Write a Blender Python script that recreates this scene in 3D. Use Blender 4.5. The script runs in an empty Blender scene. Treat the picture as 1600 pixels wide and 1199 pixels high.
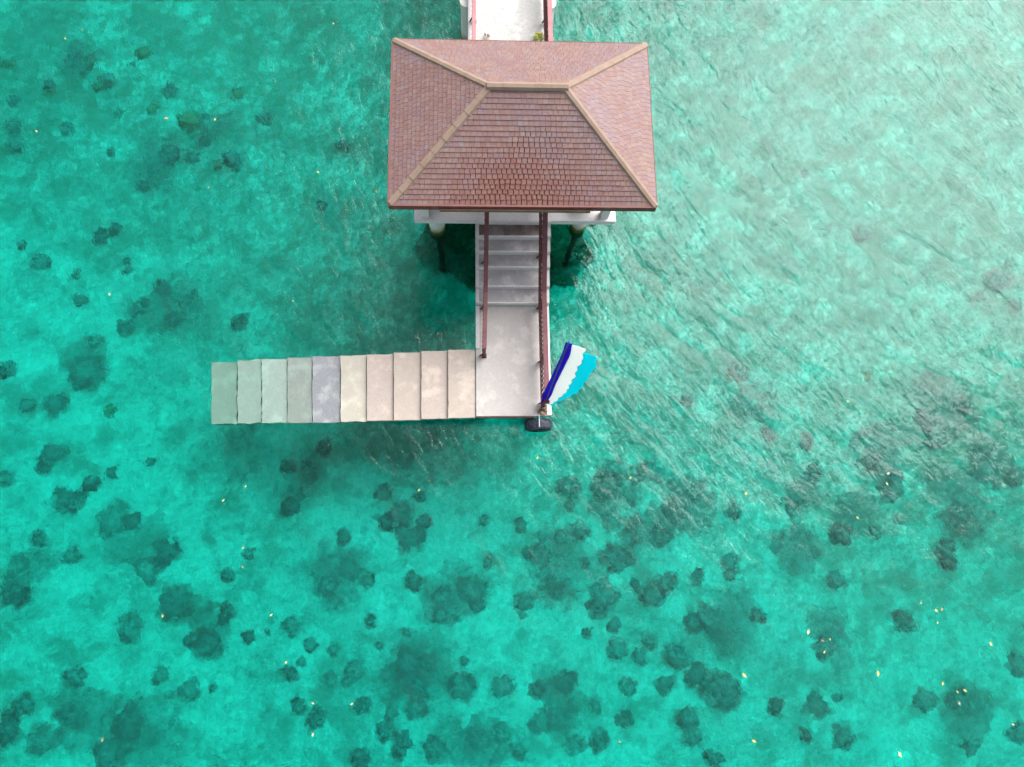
import bpy, math, random
from mathutils import Vector, Matrix, noise
random.seed(7)
sc = bpy.context.scene
col = sc.collection

# ------------------------------------------------------------------ camera (17 m drone view, tilted 12 degrees)
F = 1108.0; H = 17.0; IORW = 1.15
def nrm(v):
    return Vector(v).normalized()
down = nrm((-50, -243, -F))
ZC = -down
_a = -0.013
_v = Vector((_a, 1, 0)); _v.z = -(down.x*_v.x + down.y*_v.y)/down.z
YC = _v.normalized(); XC = YC.cross(ZC)
def U(px, py, z):
    """photo pixel (1600 wide) + real height -> where that thing stands"""
    r = Vector((px-800, 600-py, -F))
    w = Vector((XC.dot(r), YC.dot(r), ZC.dot(r)))
    t = (z-H)/w.z
    return Vector((w.x*t, w.y*t, z))
def UW(px, py, z):
    """the same for a thing under water (z < 0): the sight line bends at the surface"""
    q = U(px, py, 0); r = ray(px, py).normalized(); h = Vector((r.x, r.y, 0)); sn = h.length/IORW
    return q+h.normalized()*(-z*sn/math.sqrt(1-sn*sn))+Vector((0, 0, z)) if z < 0 else U(px, py, z)
def ray(px, py):
    r = Vector((px-800, 600-py, -F))
    return Vector((XC.dot(r), YC.dot(r), ZC.dot(r)))
cam = bpy.data.cameras.new('camera'); co = bpy.data.objects.new('camera', cam); col.objects.link(co)
cam.sensor_width = 36; cam.lens = 36*F/1600; cam.clip_end = 2000; cam.clip_start = .1
cam.shift_y = -0.5/1600
M3 = Matrix((XC, YC, ZC))          # camera -> world rows
co.matrix_world = Matrix.Translation((0, 0, H)) @ M3.to_4x4()
sc.camera = co

# ------------------------------------------------------------------ helpers
class NT:
    def __init__(s, name):
        s.m = bpy.data.materials.new(name); s.m.use_nodes = True
        s.t = s.m.node_tree; s.t.nodes.clear()
        s.out = s.t.nodes.new('ShaderNodeOutputMaterial')
    def n(s, kind, **kw):
        nd = s.t.nodes.new(kind)
        for k, v in kw.items(): setattr(nd, k, v)
        return nd
    def l(s, a, b): s.t.links.new(a, b)
    def pos(s, scale=(1, 1, 1), rot=(0, 0, 0), obj=False, loc=(0, 0, 0)):
        mp = s.n('ShaderNodeMapping'); mp.inputs['Scale'].default_value = scale; mp.inputs['Rotation'].default_value = rot
        mp.inputs['Location'].default_value = loc
        if obj: s.l(s.n('ShaderNodeTexCoord').outputs['Object'], mp.inputs[0])
        else: s.l(s.n('ShaderNodeNewGeometry').outputs['Position'], mp.inputs[0])
        return mp.outputs[0]
    def crest(s, length, width, deg):
        mp = s.n('ShaderNodeMapping', vector_type='TEXTURE'); mp.inputs['Scale'].default_value = (length, width, 1); mp.inputs['Rotation'].default_value = (0, 0, math.radians(deg))
        s.l(s.n('ShaderNodeNewGeometry').outputs['Position'], mp.inputs[0]); return mp.outputs[0]
    def noise(s, vec, scale, detail=4, rough=.55, dist=0, typ='FBM'):
        nd = s.n('ShaderNodeTexNoise'); nd.inputs['Scale'].default_value = scale; nd.inputs['Detail'].default_value = detail
        nd.inputs['Roughness'].default_value = rough; nd.inputs['Distortion'].default_value = dist
        s.l(vec, nd.inputs['Vector']); return nd.outputs['Fac']
    def ramp(s, fac, stops, interp='LINEAR'):
        r = s.n('ShaderNodeValToRGB'); r.color_ramp.interpolation = interp
        e = r.color_ramp.elements
        while len(e) < len(stops): e.new(.5)
        for x, (p, c) in zip(e, stops):
            x.position = p; x.color = (c if len(c) == 4 else (*c, 1)) if hasattr(c, '__len__') else (c, c, c, 1)
        s.l(fac, r.inputs[0]); return r.outputs[0]
    def mix(s, fac, a, b, mode='MIX'):
        m = s.n('ShaderNodeMix', data_type='RGBA', blend_type=mode)
        for sock, v in ((m.inputs['Factor'], fac), (m.inputs['A'], a), (m.inputs['B'], b)):
            if hasattr(v, 'is_linked') or hasattr(v, 'links'): s.l(v, sock)
            elif hasattr(v, '__len__'): sock.default_value = (*v, 1) if len(v) == 3 else v
            else: sock.default_value = v
        return m.outputs['Result']
    def math(s, op, a, b=0.0, clamp=False):
        m = s.n('ShaderNodeMath', operation=op); m.use_clamp = clamp
        for sock, v in ((m.inputs[0], a), (m.inputs[1], b)):
            if hasattr(v, 'links'): s.l(v, sock)
            else: sock.default_value = v
        return m.outputs[0]
    def bsdf(s, color, rough=.7, bump=None, bdist=.01, spec=.3, k=.84):
        b = s.n('ShaderNodeBsdfPrincipled')
        s.l(s.mix(1.0, color, (k, k, k), 'MULTIPLY'), b.inputs['Base Color'])
        if hasattr(rough, 'links'): s.l(rough, b.inputs['Roughness'])
        else: b.inputs['Roughness'].default_value = rough
        b.inputs['Specular IOR Level'].default_value = spec
        if bump is not None:
            bp = s.n('ShaderNodeBump'); bp.inputs['Distance'].default_value = bdist; bp.inputs['Strength'].default_value = 1
            s.l(bump, bp.inputs['Height']); s.l(bp.outputs[0], b.inputs['Normal'])
        s.l(b.outputs[0], s.out.inputs[0]); return s.m

class MB:
    def __init__(s): s.v = []; s.f = []; s.mi = []
    def face(s, pts, mi=0):
        k = len(s.v); s.v += [tuple(p) for p in pts]; s.f.append(tuple(range(k, k+len(pts)))); s.mi.append(mi)
    def hexa(s, b, t, mi=0):
        """b, t: bottom and top loops of the same count, counter-clockwise seen from above"""
        k = len(s.v); n = len(b); s.v += [tuple(p) for p in b]+[tuple(p) for p in t]
        s.f.append(tuple(range(k+n-1, k-1, -1))); s.f.append(tuple(range(k+n, k+2*n)))
        for i in range(n):
            j = (i+1) % n; s.f.append((k+i, k+j, k+n+j, k+n+i))
        s.mi += [mi]*(n+2)
    def box(s, x0, x1, y0, y1, z0, z1, mi=0):
        q = [(x0, y0), (x1, y0), (x1, y1), (x0, y1)]
        s.hexa([(x, y, z0) for x, y in q], [(x, y, z1) for x, y in q], mi)
    def tube(s, pts, r, n=10, mi=0, r2=None):
        pts = [Vector(p) for p in pts]; k = len(s.v); m = len(pts)
        for i, p in enumerate(pts):
            t = (pts[min(i+1, m-1)]-pts[max(i-1, 0)]).normalized()
            a = Vector((0, 0, 1)) if abs(t.z) < .9 else Vector((1, 0, 0))
            u = t.cross(a).normalized(); w = t.cross(u)
            rr = r if r2 is None else r+(r2-r)*i/(m-1)
            if isinstance(r, (list, tuple)): rr = r[i]
            for j in range(n):
                q = 2*math.pi*j/n
                s.v.append(tuple(p+u*math.cos(q)*rr+w*math.sin(q)*rr))
        for i in range(m-1):
            for j in range(n):
                j2 = (j+1) % n
                s.f.append((k+i*n+j, k+i*n+j2, k+(i+1)*n+j2, k+(i+1)*n+j)); s.mi.append(mi)
        s.f.append(tuple(k+j for j in range(n-1, -1, -1))); s.f.append(tuple(k+(m-1)*n+j for j in range(n))); s.mi += [mi, mi]
    def beam(s, a, b, w, h, mi=0, up=(0, 0, 1)):
        a, b = Vector(a), Vector(b); t = (b-a).normalized(); u = Vector(up)
        if abs(t.dot(u)) > .95: u = Vector((0, 1, 0))
        sd = t.cross(u).normalized(); u = sd.cross(t).normalized()
        k = len(s.v)
        for p in (a, b):
            for sx, sz in ((-1, -1), (1, -1), (1, 1), (-1, 1)): s.v.append(tuple(p+sd*sx*w/2+u*sz*h/2))
        s.f += [(k+3, k+2, k+1, k), (k+4, k+5, k+6, k+7)]+[(k+i, k+(i+1) % 4, k+4+(i+1) % 4, k+4+i) for i in range(4)]; s.mi += [mi]*6
    def build(s, name, mats, parent=None, bevel=0, smooth=False, origin=None):
        me = bpy.data.meshes.new(name)
        o_ = Vector(origin) if origin is not None else None
        vs = s.v if o_ is None else [tuple(Vector(p)-o_) for p in s.v]
        me.from_pydata(vs, [], s.f)
        for m in (mats if isinstance(mats, (list, tuple)) else [mats]): me.materials.append(m)
        me.polygons.foreach_set('material_index', s.mi)
        import bmesh
        bm = bmesh.new(); bm.from_mesh(me); bmesh.ops.recalc_face_normals(bm, faces=bm.faces); bm.to_mesh(me); bm.free()
        if smooth: me.shade_smooth()
        o = bpy.data.objects.new(name, me); col.objects.link(o)
        if parent is not None: o.parent = parent
        if o_ is not None: o.location = o_
        if bevel:
            md = o.modifiers.new('bevel', 'BEVEL'); md.width = bevel; md.segments = 2; md.limit_method = 'ANGLE'
        return o
def tag(o, label=None, cat=None, group=None, kind=None):
    for k, v in (('label', label), ('category', cat), ('group', group), ('kind', kind)):
        if v: o[k] = v
    return o
def empty(name, loc):
    o = bpy.data.objects.new(name, None); col.objects.link(o); o.location = loc; o.empty_display_size = .2; return o
class Thing:
    """an Empty at the base; parts are given in world coordinates"""
    def __init__(s, name, loc, *a, **k):
        s.o = tag(empty(name, loc), *a, **k); s.loc = Vector(loc)
    def part(s, mb, name, mats, parent=None, **k):
        off = s.loc
        mb.v = [tuple(Vector(p)-off) for p in mb.v]
        return mb.build(name, mats, parent or s.o, **k)

# ------------------------------------------------------------------ materials
def concrete(name, c, c2, stain=None, scale=6, bd=.004, wet=.75, kk=.84):
    t = NT(name); p = t.pos(obj=False); c, c2 = [tuple(q*.70 for q in k_) for k_ in (c, c2)]
    n1 = t.noise(p, scale, 6, .6); n2 = t.noise(p, scale*9, 3, .7)
    k = t.mix(t.ramp(n1, [(.35, 0.), (.65, 1.)]), c, c2)
    n4 = t.noise(p, scale*25, 2, .6)
    k = t.mix(t.ramp(n2, [(.32, .6), (.52, 0.)]), k, tuple(x*.65 for x in c))
    k = t.mix(t.ramp(n4, [(.30, .5), (.40, 0.)]), k, tuple(x*.55 for x in c))
    if stain:
        n3 = t.noise(t.pos((1, 1, .6), loc=(3, 1, 0)), 2.2, 5, .65)
        k = t.mix(t.ramp(n3, [(.5, 0.), (.64, .8)]), k, stain)
    return t.bsdf(k, wet, t.mix(.5, n1, n2), bd, k=kk)
M = {}
M['peach'] = concrete('peach_concrete', (.64, .54, .47), (.57, .49, .43), (.52, .45, .39), 7, kk=.93)
M['peach2'] = concrete('pink_concrete', (.63, .525, .47), (.58, .49, .44), (.55, .46, .40), 4, kk=.93)
M['cream'] = concrete('cream_concrete', (.60, .58, .49), (.60, .53, .46), (.52, .50, .42), 4, kk=.93)
M['landing'] = concrete('landing_concrete', (.61, .57, .55), (.56, .52, .50), (.52, .475, .455), 12, kk=.97)
M['grey'] = concrete('grey_concrete', (.60, .57, .58), (.53, .50, .51), (.62, .58, .57), 6, kk=.98)
M['stained'] = concrete('stained_concrete', (.46, .42, .43), (.22, .15, .11), (.14, .085, .06), 3)
M['wet1'] = concrete('algae_concrete', (.54, .38, .32), (.60, .43, .365), (.47, .35, .29), 5, .006, kk=1.03)
M['wet2'] = concrete('pale_wet_concrete', (.73, .52, .46), (.67, .48, .42), (.50, .43, .34), 6, .006, kk=1.03)
M['wet3'] = concrete('pale_blue_concrete', (.71, .57, .53), (.67, .54, .48), (.58, .50, .44), 5, .004, kk=1.03)
M['wet4'] = concrete('grey_wet_concrete', (.48, .43, .39), (.55, .49, .45), (.42, .40, .37), 4, kk=1.03)
M['wet5'] = concrete('blue_grey_concrete', (.43, .43, .47), (.47, .465, .49), (.48, .47, .475), 4, kk=1.0)
M['white'] = concrete('white_plaster', (.84, .82, .815), (.80, .785, .78), None, 3, .002, kk=1.13)
M['deckwhite'] = concrete('white_deck', (.72, .71, .69), (.69, .68, .66), (.66, .65, .63), 2, .002)
def column_mat():
    t = NT('white_column_with_algae'); p = t.pos(); s = t.n('ShaderNodeSeparateXYZ'); t.l(t.n('ShaderNodeNewGeometry').outputs['Position'], s.inputs[0])
    n = t.noise(p, 7, 5, .6)
    z = t.math('ADD', s.outputs['Z'], t.math('MULTIPLY', t.math('SUBTRACT', n, .5), .3))
    z01 = t.math('ADD', t.math('MULTIPLY', z, .5), .5, True)
    k = t.ramp(z01, [(.40, (.010, .022, .008)), (.50, (.07, .13, .03)), (.57, (.20, .16, .03)), (.61, (.55, .47, .34)), (.70, (.8, .78, .74))])
    return t.bsdf(k, .7, n, .01)
M['column'] = column_mat()
def paint(name, c, c2, rough=.55):
    t = NT(name); p = t.pos(); n = t.noise(p, 4, 6, .65); n2 = t.noise(p, 40, 3)
    k = t.mix(t.ramp(n, [(.35, 0.), (.7, 1.)]), c, c2)
    return t.bsdf(k, rough, n2, .002)
M['rail'] = paint('maroon_rail_paint', (.145, .05, .058), (.20, .08, .09))
M['railsunlit'] = paint('sunlit_pink_rail_paint', (.38, .155, .17), (.44, .22, .235))  # upper rails: lighter rail paint, sunlight put into the colour
M['dark'] = paint('dark_maroon_paint', (.10, .022, .025), (.17, .05, .05))
M['fascia'] = paint('red_brown_fascia', (.15, .05, .045), (.20, .075, .062))
M['gutter'] = paint('brown_gutter', (.16, .09, .06), (.22, .13, .09))
M['wood'] = paint('brown_timber', (.16, .08, .05), (.24, .13, .08))
def tile_mat():
    t = NT('clay_tiles'); g = t.n('ShaderNodeNewGeometry'); r = g.outputs['Random Per Island']
    p = t.pos()
    k = t.ramp(r, [(0, (.215, .118, .108)), (.25, (.25, .148, .132)), (.5, (.225, .123, .122)), (.75, (.27, .168, .146)), (.93, (.23, .145, .16)), (1, (.25, .19, .18))])
    n = t.noise(p, 1.1, 5, .6, .3); n2 = t.noise(t.pos(loc=(7, 3, 0)), 1.6, 4, .6); n3 = t.noise(p, 30, 4, .7)
    k = t.mix(t.ramp(n, [(.5, 0.), (.68, .4)]), k, (.22, .165, .20))
    k = t.mix(t.ramp(n2, [(.55, 0.), (.7, .4)]), k, (.29, .195, .135))
    k = t.mix(t.ramp(n3, [(.3, .35), (.55, 0.)]), k, (.13, .065, .06))
    # damp rusty stain low on the front slope
    sp_ = t.n('ShaderNodeMapping', vector_type='TEXTURE'); sp_.inputs['Location'].default_value = (.85, 6.35, 0); sp_.inputs['Scale'].default_value = (1.9, 1.25, 99)
    t.l(t.n('ShaderNodeNewGeometry').outputs['Position'], sp_.inputs[0]); ln = t.n('ShaderNodeVectorMath', operation='LENGTH'); t.l(sp_.outputs[0], ln.inputs[0])
    st_ = t.math('ADD', ln.outputs['Value'], t.math('MULTIPLY', t.math('SUBTRACT', t.noise(p, 3.5, 6, .75), .5), 1.6))
    k = t.mix(t.ramp(st_, [(.45, .62), (1.05, 0.)]), k, (.20, .065, .045))
    return t.bsdf(k, .55, n3, .006, .4)
M['tile'] = tile_mat()
def under_mat():
    t = NT('damp_red_underlay'); n = t.noise(t.pos(), 9, 5, .65)
    return t.bsdf(t.mix(t.ramp(n, [(.4, 0.), (.62, 1.)]), (.12, .035, .03), (.25, .105, .06)), .6, n, .01)
M['under'] = under_mat()
def cap_mat():
    t = NT('tan_ridge_mortar'); p = t.pos(); n = t.noise(p, 5, 6, .6); n2 = t.noise(p, 50, 3)
    k = t.mix(t.ramp(n, [(.35, 0.), (.7, 1.)]), (.275, .19, .145), (.33, .24, .19))
    return t.bsdf(k, .8, n2, .004)
M['cap'] = cap_mat()

# ------------------------------------------------------------------ world, sun
SUN_EL, SUN_AZ = math.radians(50), math.radians(43)     # azimuth east of north
w = bpy.data.worlds.new('World'); sc.world = w; w.use_nodes = True
nt = w.node_tree; nt.nodes.clear()
wo = nt.nodes.new('ShaderNodeOutputWorld'); bg = nt.nodes.new('ShaderNodeBackground')
sky = nt.nodes.new('ShaderNodeTexSky'); sky.sky_type = 'NISHITA'; sky.sun_disc = False
sky.sun_elevation = SUN_EL; sky.sun_rotation = SUN_AZ; sky.dust_density = 3; sky.air_density = 1.2; sky.ozone_density = 1
tc = nt.nodes.new('ShaderNodeTexCoord'); nz = nt.nodes.new('ShaderNodeTexNoise'); nz.inputs['Scale'].default_value = 3.2; nz.inputs['Detail'].default_value = 5
rp = nt.nodes.new('ShaderNodeValToRGB'); rp.color_ramp.elements[0].position = .38; rp.color_ramp.elements[1].position = .56
rp.color_ramp.elements[0].color = (.6, .6, .6, 1); rp.color_ramp.elements[1].color = (1, 1, 1, 1)
mx = nt.nodes.new('ShaderNodeMix'); mx.data_type = 'RGBA'
mx.inputs['B'].default_value = (3.0, 3.2, 3.4, 1)
nt.links.new(tc.outputs['Generated'], nz.inputs['Vector']); nt.links.new(nz.outputs['Fac'], rp.inputs[0])
nt.links.new(rp.outputs[0], mx.inputs['Factor']); nt.links.new(sky.outputs[0], mx.inputs['A']); 
# bright hazy cloud round the sun
gt = nt.nodes.new('ShaderNodeVectorMath'); gt.operation = 'DOT_PRODUCT'
gt.inputs[1].default_value = (math.sin(SUN_AZ)*math.cos(SUN_EL), math.cos(SUN_AZ)*math.cos(SUN_EL), math.sin(SUN_EL))
nt.links.new(tc.outputs['Generated'], gt.inputs[0])
pw = nt.nodes.new('ShaderNodeMath'); pw.operation = 'POWER'; pw.inputs[1].default_value = 7
cl = nt.nodes.new('ShaderNodeMath'); cl.operation = 'MAXIMUM'; cl.inputs[1].default_value = 0; nt.links.new(gt.outputs['Value'], cl.inputs[0]); nt.links.new(cl.outputs[0], pw.inputs[0])
pm = nt.nodes.new('ShaderNodeMath'); pm.operation = 'MULTIPLY'; nt.links.new(pw.outputs[0], pm.inputs[0])
n2 = nt.nodes.new('ShaderNodeTexNoise'); n2.inputs['Scale'].default_value = 5; n2.inputs['Detail'].default_value = 4; nt.links.new(tc.outputs['Generated'], n2.inputs['Vector'])
r2 = nt.nodes.new('ShaderNodeMapRange'); r2.inputs['From Min'].default_value = .3; r2.inputs['From Max'].default_value = .7; r2.inputs['To Min'].default_value = 8; r2.inputs['To Max'].default_value = 46
nt.links.new(n2.outputs['Fac'], r2.inputs['Value']); nt.links.new(r2.outputs[0], pm.inputs[1])
ad = nt.nodes.new('ShaderNodeMix'); ad.data_type = 'RGBA'; ad.blend_type = 'ADD'; ad.inputs['Factor'].default_value = 1
nt.links.new(mx.outputs['Result'], ad.inputs['A']); nt.links.new(pm.outputs[0], ad.inputs['B'])
nt.links.new(ad.outputs['Result'], bg.inputs[0])
bg.inputs['Strength'].default_value = .065; nt.links.new(bg.outputs[0], wo.inputs[0])
sl = bpy.data.lights.new('sun', 'SUN'); sl.energy = 2.15; sl.angle = math.radians(46); sl.color = (1, .965, .92)
so = bpy.data.objects.new('sun', sl); col.objects.link(so)
sdir = Vector((math.sin(SUN_AZ)*math.cos(SUN_EL), math.cos(SUN_AZ)*math.cos(SUN_EL), math.sin(SUN_EL)))
so.rotation_euler = sdir.to_track_quat('Z', 'Y').to_euler(); so.location = (30, 30, 40)
sc.view_settings.view_transform = 'Standard'; sc.view_settings.look = 'None'; sc.view_settings.gamma = 1
sc.view_settings.exposure = 1.38
cy = sc.cycles; cy.max_bounces = 7; cy.diffuse_bounces = 2; cy.glossy_bounces = 3; cy.transmission_bounces = 5; cy.transparent_max_bounces = 12; cy.adaptive_threshold = .02; cy.sample_clamp_indirect = 6

# ------------------------------------------------------------------ seabed and water
BED = -3.2
def bedz(x, y):
    p = Vector((x*.13, y*.13, 1.7)); q = Vector((x*.7, y*.7, 4.2))
    return BED + .55*noise.fractal(p, 1, 2, 4) + .07*noise.fractal(q, 1, 2, 3) + .012*(y-4)*(1 if abs(y) < 40 else 0)
def axis():
    a = [i*.2 for i in range(-110, 111)]; e = [24, 28, 34, 45, 70, 120, 300, 700]
    return [-x for x in reversed(e)]+a+e
ax = axis(); mb = MB()
N = len(ax)
for yy in ax:
    for xx in ax:
        x, y = xx+1, yy+5
        fz = bedz(x, y) if max(abs(xx), abs(yy)) < 23 else BED
        mb.v.append((x, y, fz))
for j in range(N-1):
    for i in range(N-1):
        k = j*N+i; mb.f.append((k, k+1, k+N+1, k+N)); mb.mi.append(0)
def bed_mat():
    t = NT('sand_and_rubble'); p = t.pos()
    big = t.noise(t.pos(loc=(2.3, 5.1, 0)), .30, 6, .62, .4)
    med = t.noise(t.pos(loc=(9, 1, 0)), 1.3, 6, .68, .3)
    fine = t.noise(p, 7, 5, .75, .4)
    strk = t.noise(t.pos((9, 2.2, 3), (0, 0, math.radians(28))), 1.0, 4, .7, .5)
    s = t.n('ShaderNodeSeparateXYZ'); t.l(t.n('ShaderNodeNewGeometry').outputs['Position'], s.inputs[0])
    # more coral debris and weed to the north and east, open sand to the south-west
    north = t.n('ShaderNodeMapRange'); north.inputs['From Min'].default_value = 0; north.inputs['From Max'].default_value = 9
    t.l(t.math('ADD', s.outputs['Y'], t.math('MULTIPLY', s.outputs['X'], .38)), north.inputs['Value']); nf = north.outputs[0]
    sand = t.mix(t.ramp(fine, [(.3, 0.), (.7, 1.)]), (.38, .42, .38), (.535, .575, .52))
    m1 = t.math('ADD', med, t.math('MULTIPLY', nf, .02))
    m1 = t.math('ADD', m1, t.math('MULTIPLY', t.math('SUBTRACT', big, .5), .55))
    k = t.mix(t.ramp(m1, [(.46, 0.), (.63, .62)]), sand, (.12, .16, .13))
    med2 = t.noise(t.pos(loc=(4, 8, 0)), .9, 8, .74, .5)
    k = t.mix(t.math('MULTIPLY', t.ramp(med2, [(.44, 1.), (.58, 0.)]), t.math('ADD', t.math('MULTIPLY', nf, .38), .20)), k, (.11, .155, .135))
    f2 = t.math('ADD', fine, t.math('MULTIPLY', t.math('SUBTRACT', strk, .5), .9))
    k = t.mix(t.math('MULTIPLY', t.ramp(f2, [(.42, 1.), (.60, 0.)]), t.math('ADD', t.math('MULTIPLY', nf, .44), .20)), k, (.16, .18, .12))
    return t.bsdf(k, .95, fine, .07, .1, k=1)
M['bed'] = bed_mat()
bed = mb.build('seabed', M['bed'], smooth=True); tag(bed, kind='structure')

def water_mat():
    t = NT('sea_water')
    # wind waves from the north-east: long crests plus small chop
    a = t.noise(t.crest(1.5, .62, -42), 1.0, 3, .5, .4)
    b = t.noise(t.crest(.70, .27, -66), 1.0, 3, .55, .6)
    c = t.noise(t.crest(.34, .16, -20), 1.0, 3, .6, .6)
    big = t.noise(t.crest(2.6, .95, -36), 1.0, 2, .5, .5)
    h = t.math('ADD', t.math('MULTIPLY', big, .22), t.math('ADD', t.math('MULTIPLY', a, .20), t.math('ADD', t.math('MULTIPLY', b, .13), t.math('MULTIPLY', c, .035))))
    # the breeze ruffles the north and east more than the sheltered south-west
    sp_ = t.n('ShaderNodeSeparateXYZ'); t.l(t.n('ShaderNodeNewGeometry').outputs['Position'], sp_.inputs[0])
    gu = t.n('ShaderNodeMapRange'); gu.inputs['From Min'].default_value = -3; gu.inputs['From Max'].default_value = 22
    gu.inputs['To Min'].default_value = .16; gu.inputs['To Max'].default_value = 1.25
    t.l(t.math('ADD', sp_.outputs['Y'], t.math('ADD', t.math('MULTIPLY', sp_.outputs['X'], .24), t.math('MULTIPLY', t.noise(t.pos(), .28, 4, .6), 14))), gu.inputs['Value'])
    h = t.math('MULTIPLY', h, gu.outputs[0])
    bp = t.n('ShaderNodeBump'); bp.inputs['Distance'].default_value = .28; t.l(h, bp.inputs['Height'])
    d = t.noise(t.crest(.55, .15, -58), 1.0, 3, .6, .8)
    h2 = t.math('ADD', t.math('MULTIPLY', h, 1.0), t.math('MULTIPLY', t.math('MULTIPLY', d, .07), t.math('ADD', gu.outputs[0], .20)))
    b2 = t.n('ShaderNodeBump'); b2.inputs['Distance'].default_value = .215; t.l(h2, b2.inputs['Height'])
    fr = t.n('ShaderNodeFresnel'); fr.inputs['IOR'].default_value = 1.34; t.l(b2.outputs[0], fr.inputs['Normal'])
    gl = t.n('ShaderNodeBsdfGlossy'); gl.inputs['Roughness'].default_value = .06; t.l(b2.outputs[0], gl.inputs['Normal'])
    tr = t.n('ShaderNodeBsdfRefraction'); tr.inputs['IOR'].default_value = IORW; tr.inputs['Roughness'].default_value = .02; t.l(bp.outputs[0], tr.inputs['Normal']); mx = t.n('ShaderNodeMixShader')
    t.l(fr.outputs[0], mx.inputs[0]); t.l(tr.outputs[0], mx.inputs[1]); t.l(gl.outputs[0], mx.inputs[2]); t.l(mx.outputs[0], t.out.inputs['Surface'])
    va = t.n('ShaderNodeVolumeAbsorption')
    # absorption = density * (1 - colour)
    va.inputs['Color'].default_value = (0.0, .990, .968, 1); va.inputs['Density'].default_value = .9
    t.l(va.outputs[0], t.out.inputs['Volume'])
    return t.m
M['water'] = water_mat()
mb = MB(); mb.box(-600, 600, -600, 600, -9, 0)
water = mb.build('water', M['water']); tag(water, kind='structure')

# ------------------------------------------------------------------ coral heads on the seabed (photo px, py, radius px)
coral_px = """60 844 14,109 870 17,19 926 28,180 810 28,205 815 18,259 866 28,225 892 20,139 754 15,277 941 34,322 1009 27,300 1000 16,352 960 18,202 982 22,
247 1057 14,294 1080 18,330 1076 10,109 1121 24,116 1061 20,34 1106 20,8 1144 25,202 1129 28,64 1159 25,169 1181 28,457 982 16,484 1009 13,469 1035 10,
521 1016 14,450 1054 15,516 1065 12,540 1069 10,555 1050 17,465 1106 14,493 1129 18,566 1106 14,561 1187 17,547 893 22,510 915 17,574 908 12,386 866 12,
356 900 12,454 791 17,536 840 14,388 997 11,416 990 8,577 975 12,597 772 15,654 776 12,627 806 25,601 814 17,635 840 25,661 817 12,644 911 19,691 938 19,
687 964 15,736 926 22,744 949 15,819 941 17,817 964 9,815 821 14,755 814 10,892 791 12,907 832 20,877 842 12,845 870 19,826 866 12,762 881 12,916 881 11,
957 814 18,961 874 27,942 934 26,939 952 20,860 907 10,871 930 12,1021 930 20,1040 911 20,995 915 10,1085 975 16,1092 904 15,963 977 13,965 1016 18,
918 990 8,1017 1005 17,1002 1027 14,1059 1027 24,1040 1072 16,980 1076 18,882 1069 21,785 1076 18,837 1080 15,640 1040 26,665 1040 20,650 1072 22,721 1076 22,
725 1035 10,650 1110 16,601 1144 17,627 1166 22,612 1117 14,680 1174 23,747 1155 20,785 1147 18,811 1174 16,845 1129 20,897 1166 18,935 1159 20,
1077 1125 18,590 1012 8,635 990 9,931 1106 12,976 1129 14,1150 799 16,1240 795 15,1319 836 24,1373 832 14,1409 814 10,1502 799 24,1480 862 22,1307 907 20,
1416 971 22,1450 1095 22,1142 877 18,1142 900 12,1127 1076 34,1090 1057 22,1109 967 24,1079 975 12,1187 964 14,1289 1012 22,1502 1099 24,1277 1102 20,
1214 1106 14,1311 1091 10,1322 1151 20,1082 1150 18,1262 1151 12,1596 1042 20,1525 1170 20,1596 1150 20,1120 1189 17,60 410 17,195 407 10,197 421 10,112 430 8,
123 467 12,190 510 17,217 480 16,250 450 17,267 497 16,147 533 14,133 580 27,123 600 15,370 503 20,82 633 22,37 633 12,80 713 24,63 730 15,
170 740 14,140 753 12,100 783 26,7 747 14,230 723 11,7 577 14,112 86 12,206 98 10,165 120 14,262 141 14,356 178 10,101 199 12,19 195 15,
22 221 17,172 236 10,300 247 16,262 240 18,364 247 20,187 176 12,19 154 12,73 131 12,154 367 14,176 356 14,221 289 10,30 382 12,536 225 14,502 319 10,
412 184 16,1259 270 12,1349 364 20,1262 689 14,1202 677 17,1154 580 20,1075 625 14,1274 737 18,1364 719 20,1397 764 26,1544 734 24,1592 745 22,
1450 655 22,1506 632 20,1465 685 18,1022 734 24,890 760 22,950 761 26,480 740 20,505 700 16,450 730 14,1060 800 20,1035 840 20,1090 770 16,1562 438 24,1590 476 20,1532 466 12,1578 410 13"""
olive_px = "13 97 12,221 81 12,135 92 9,152 131 8,236 169 11,296 184 17,371 146 14,339 255 10,167 640 12,73 143 8,1356 587 12,316 205 9"
def coral_mat(name, c1, c2, sc_=(1, 1, 0), vary=.40, rim0=.22, amax=.95):
    t = NT(name); p = t.pos(); n = t.noise(p, 7, 6, .75); n2 = t.noise(p, 1.6, 6, .7)
    g = t.n('ShaderNodeTexCoord'); s = t.n('ShaderNodeVectorMath', operation='LENGTH')
    mp = t.n('ShaderNodeMapping'); mp.inputs['Scale'].default_value = sc_; t.l(g.outputs['Object'], mp.inputs[0]); t.l(mp.outputs[0], s.inputs[0])
    k = t.mix(t.ramp(n, [(.38, 0.), (.62, 1.)]), c1, c2)
    oi = t.n('ShaderNodeObjectInfo'); k = t.mix(t.math('MULTIPLY', oi.outputs['Random'], vary), k, (.34, .38, .34))
    # sand drifted over the skirt of the head
    rim = t.math('ADD', s.outputs['Value'], t.math('MULTIPLY', t.math('SUBTRACT', n2, .5), 1.6))
    rim = t.math('ADD', rim, t.math('MULTIPLY', t.math('SUBTRACT', n, .5), 1.1))
    m_ = t.bsdf(k, .95, n, .05, .1, k=1)
    # the growth thins out towards its ragged edge, letting the sand show between
    pb = [q for q in t.t.nodes if q.type == 'BSDF_PRINCIPLED'][0]
    t.l(t.ramp(rim, [(rim0, amax), (1.0, 0.)]), pb.inputs['Alpha'])
    return m_
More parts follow.
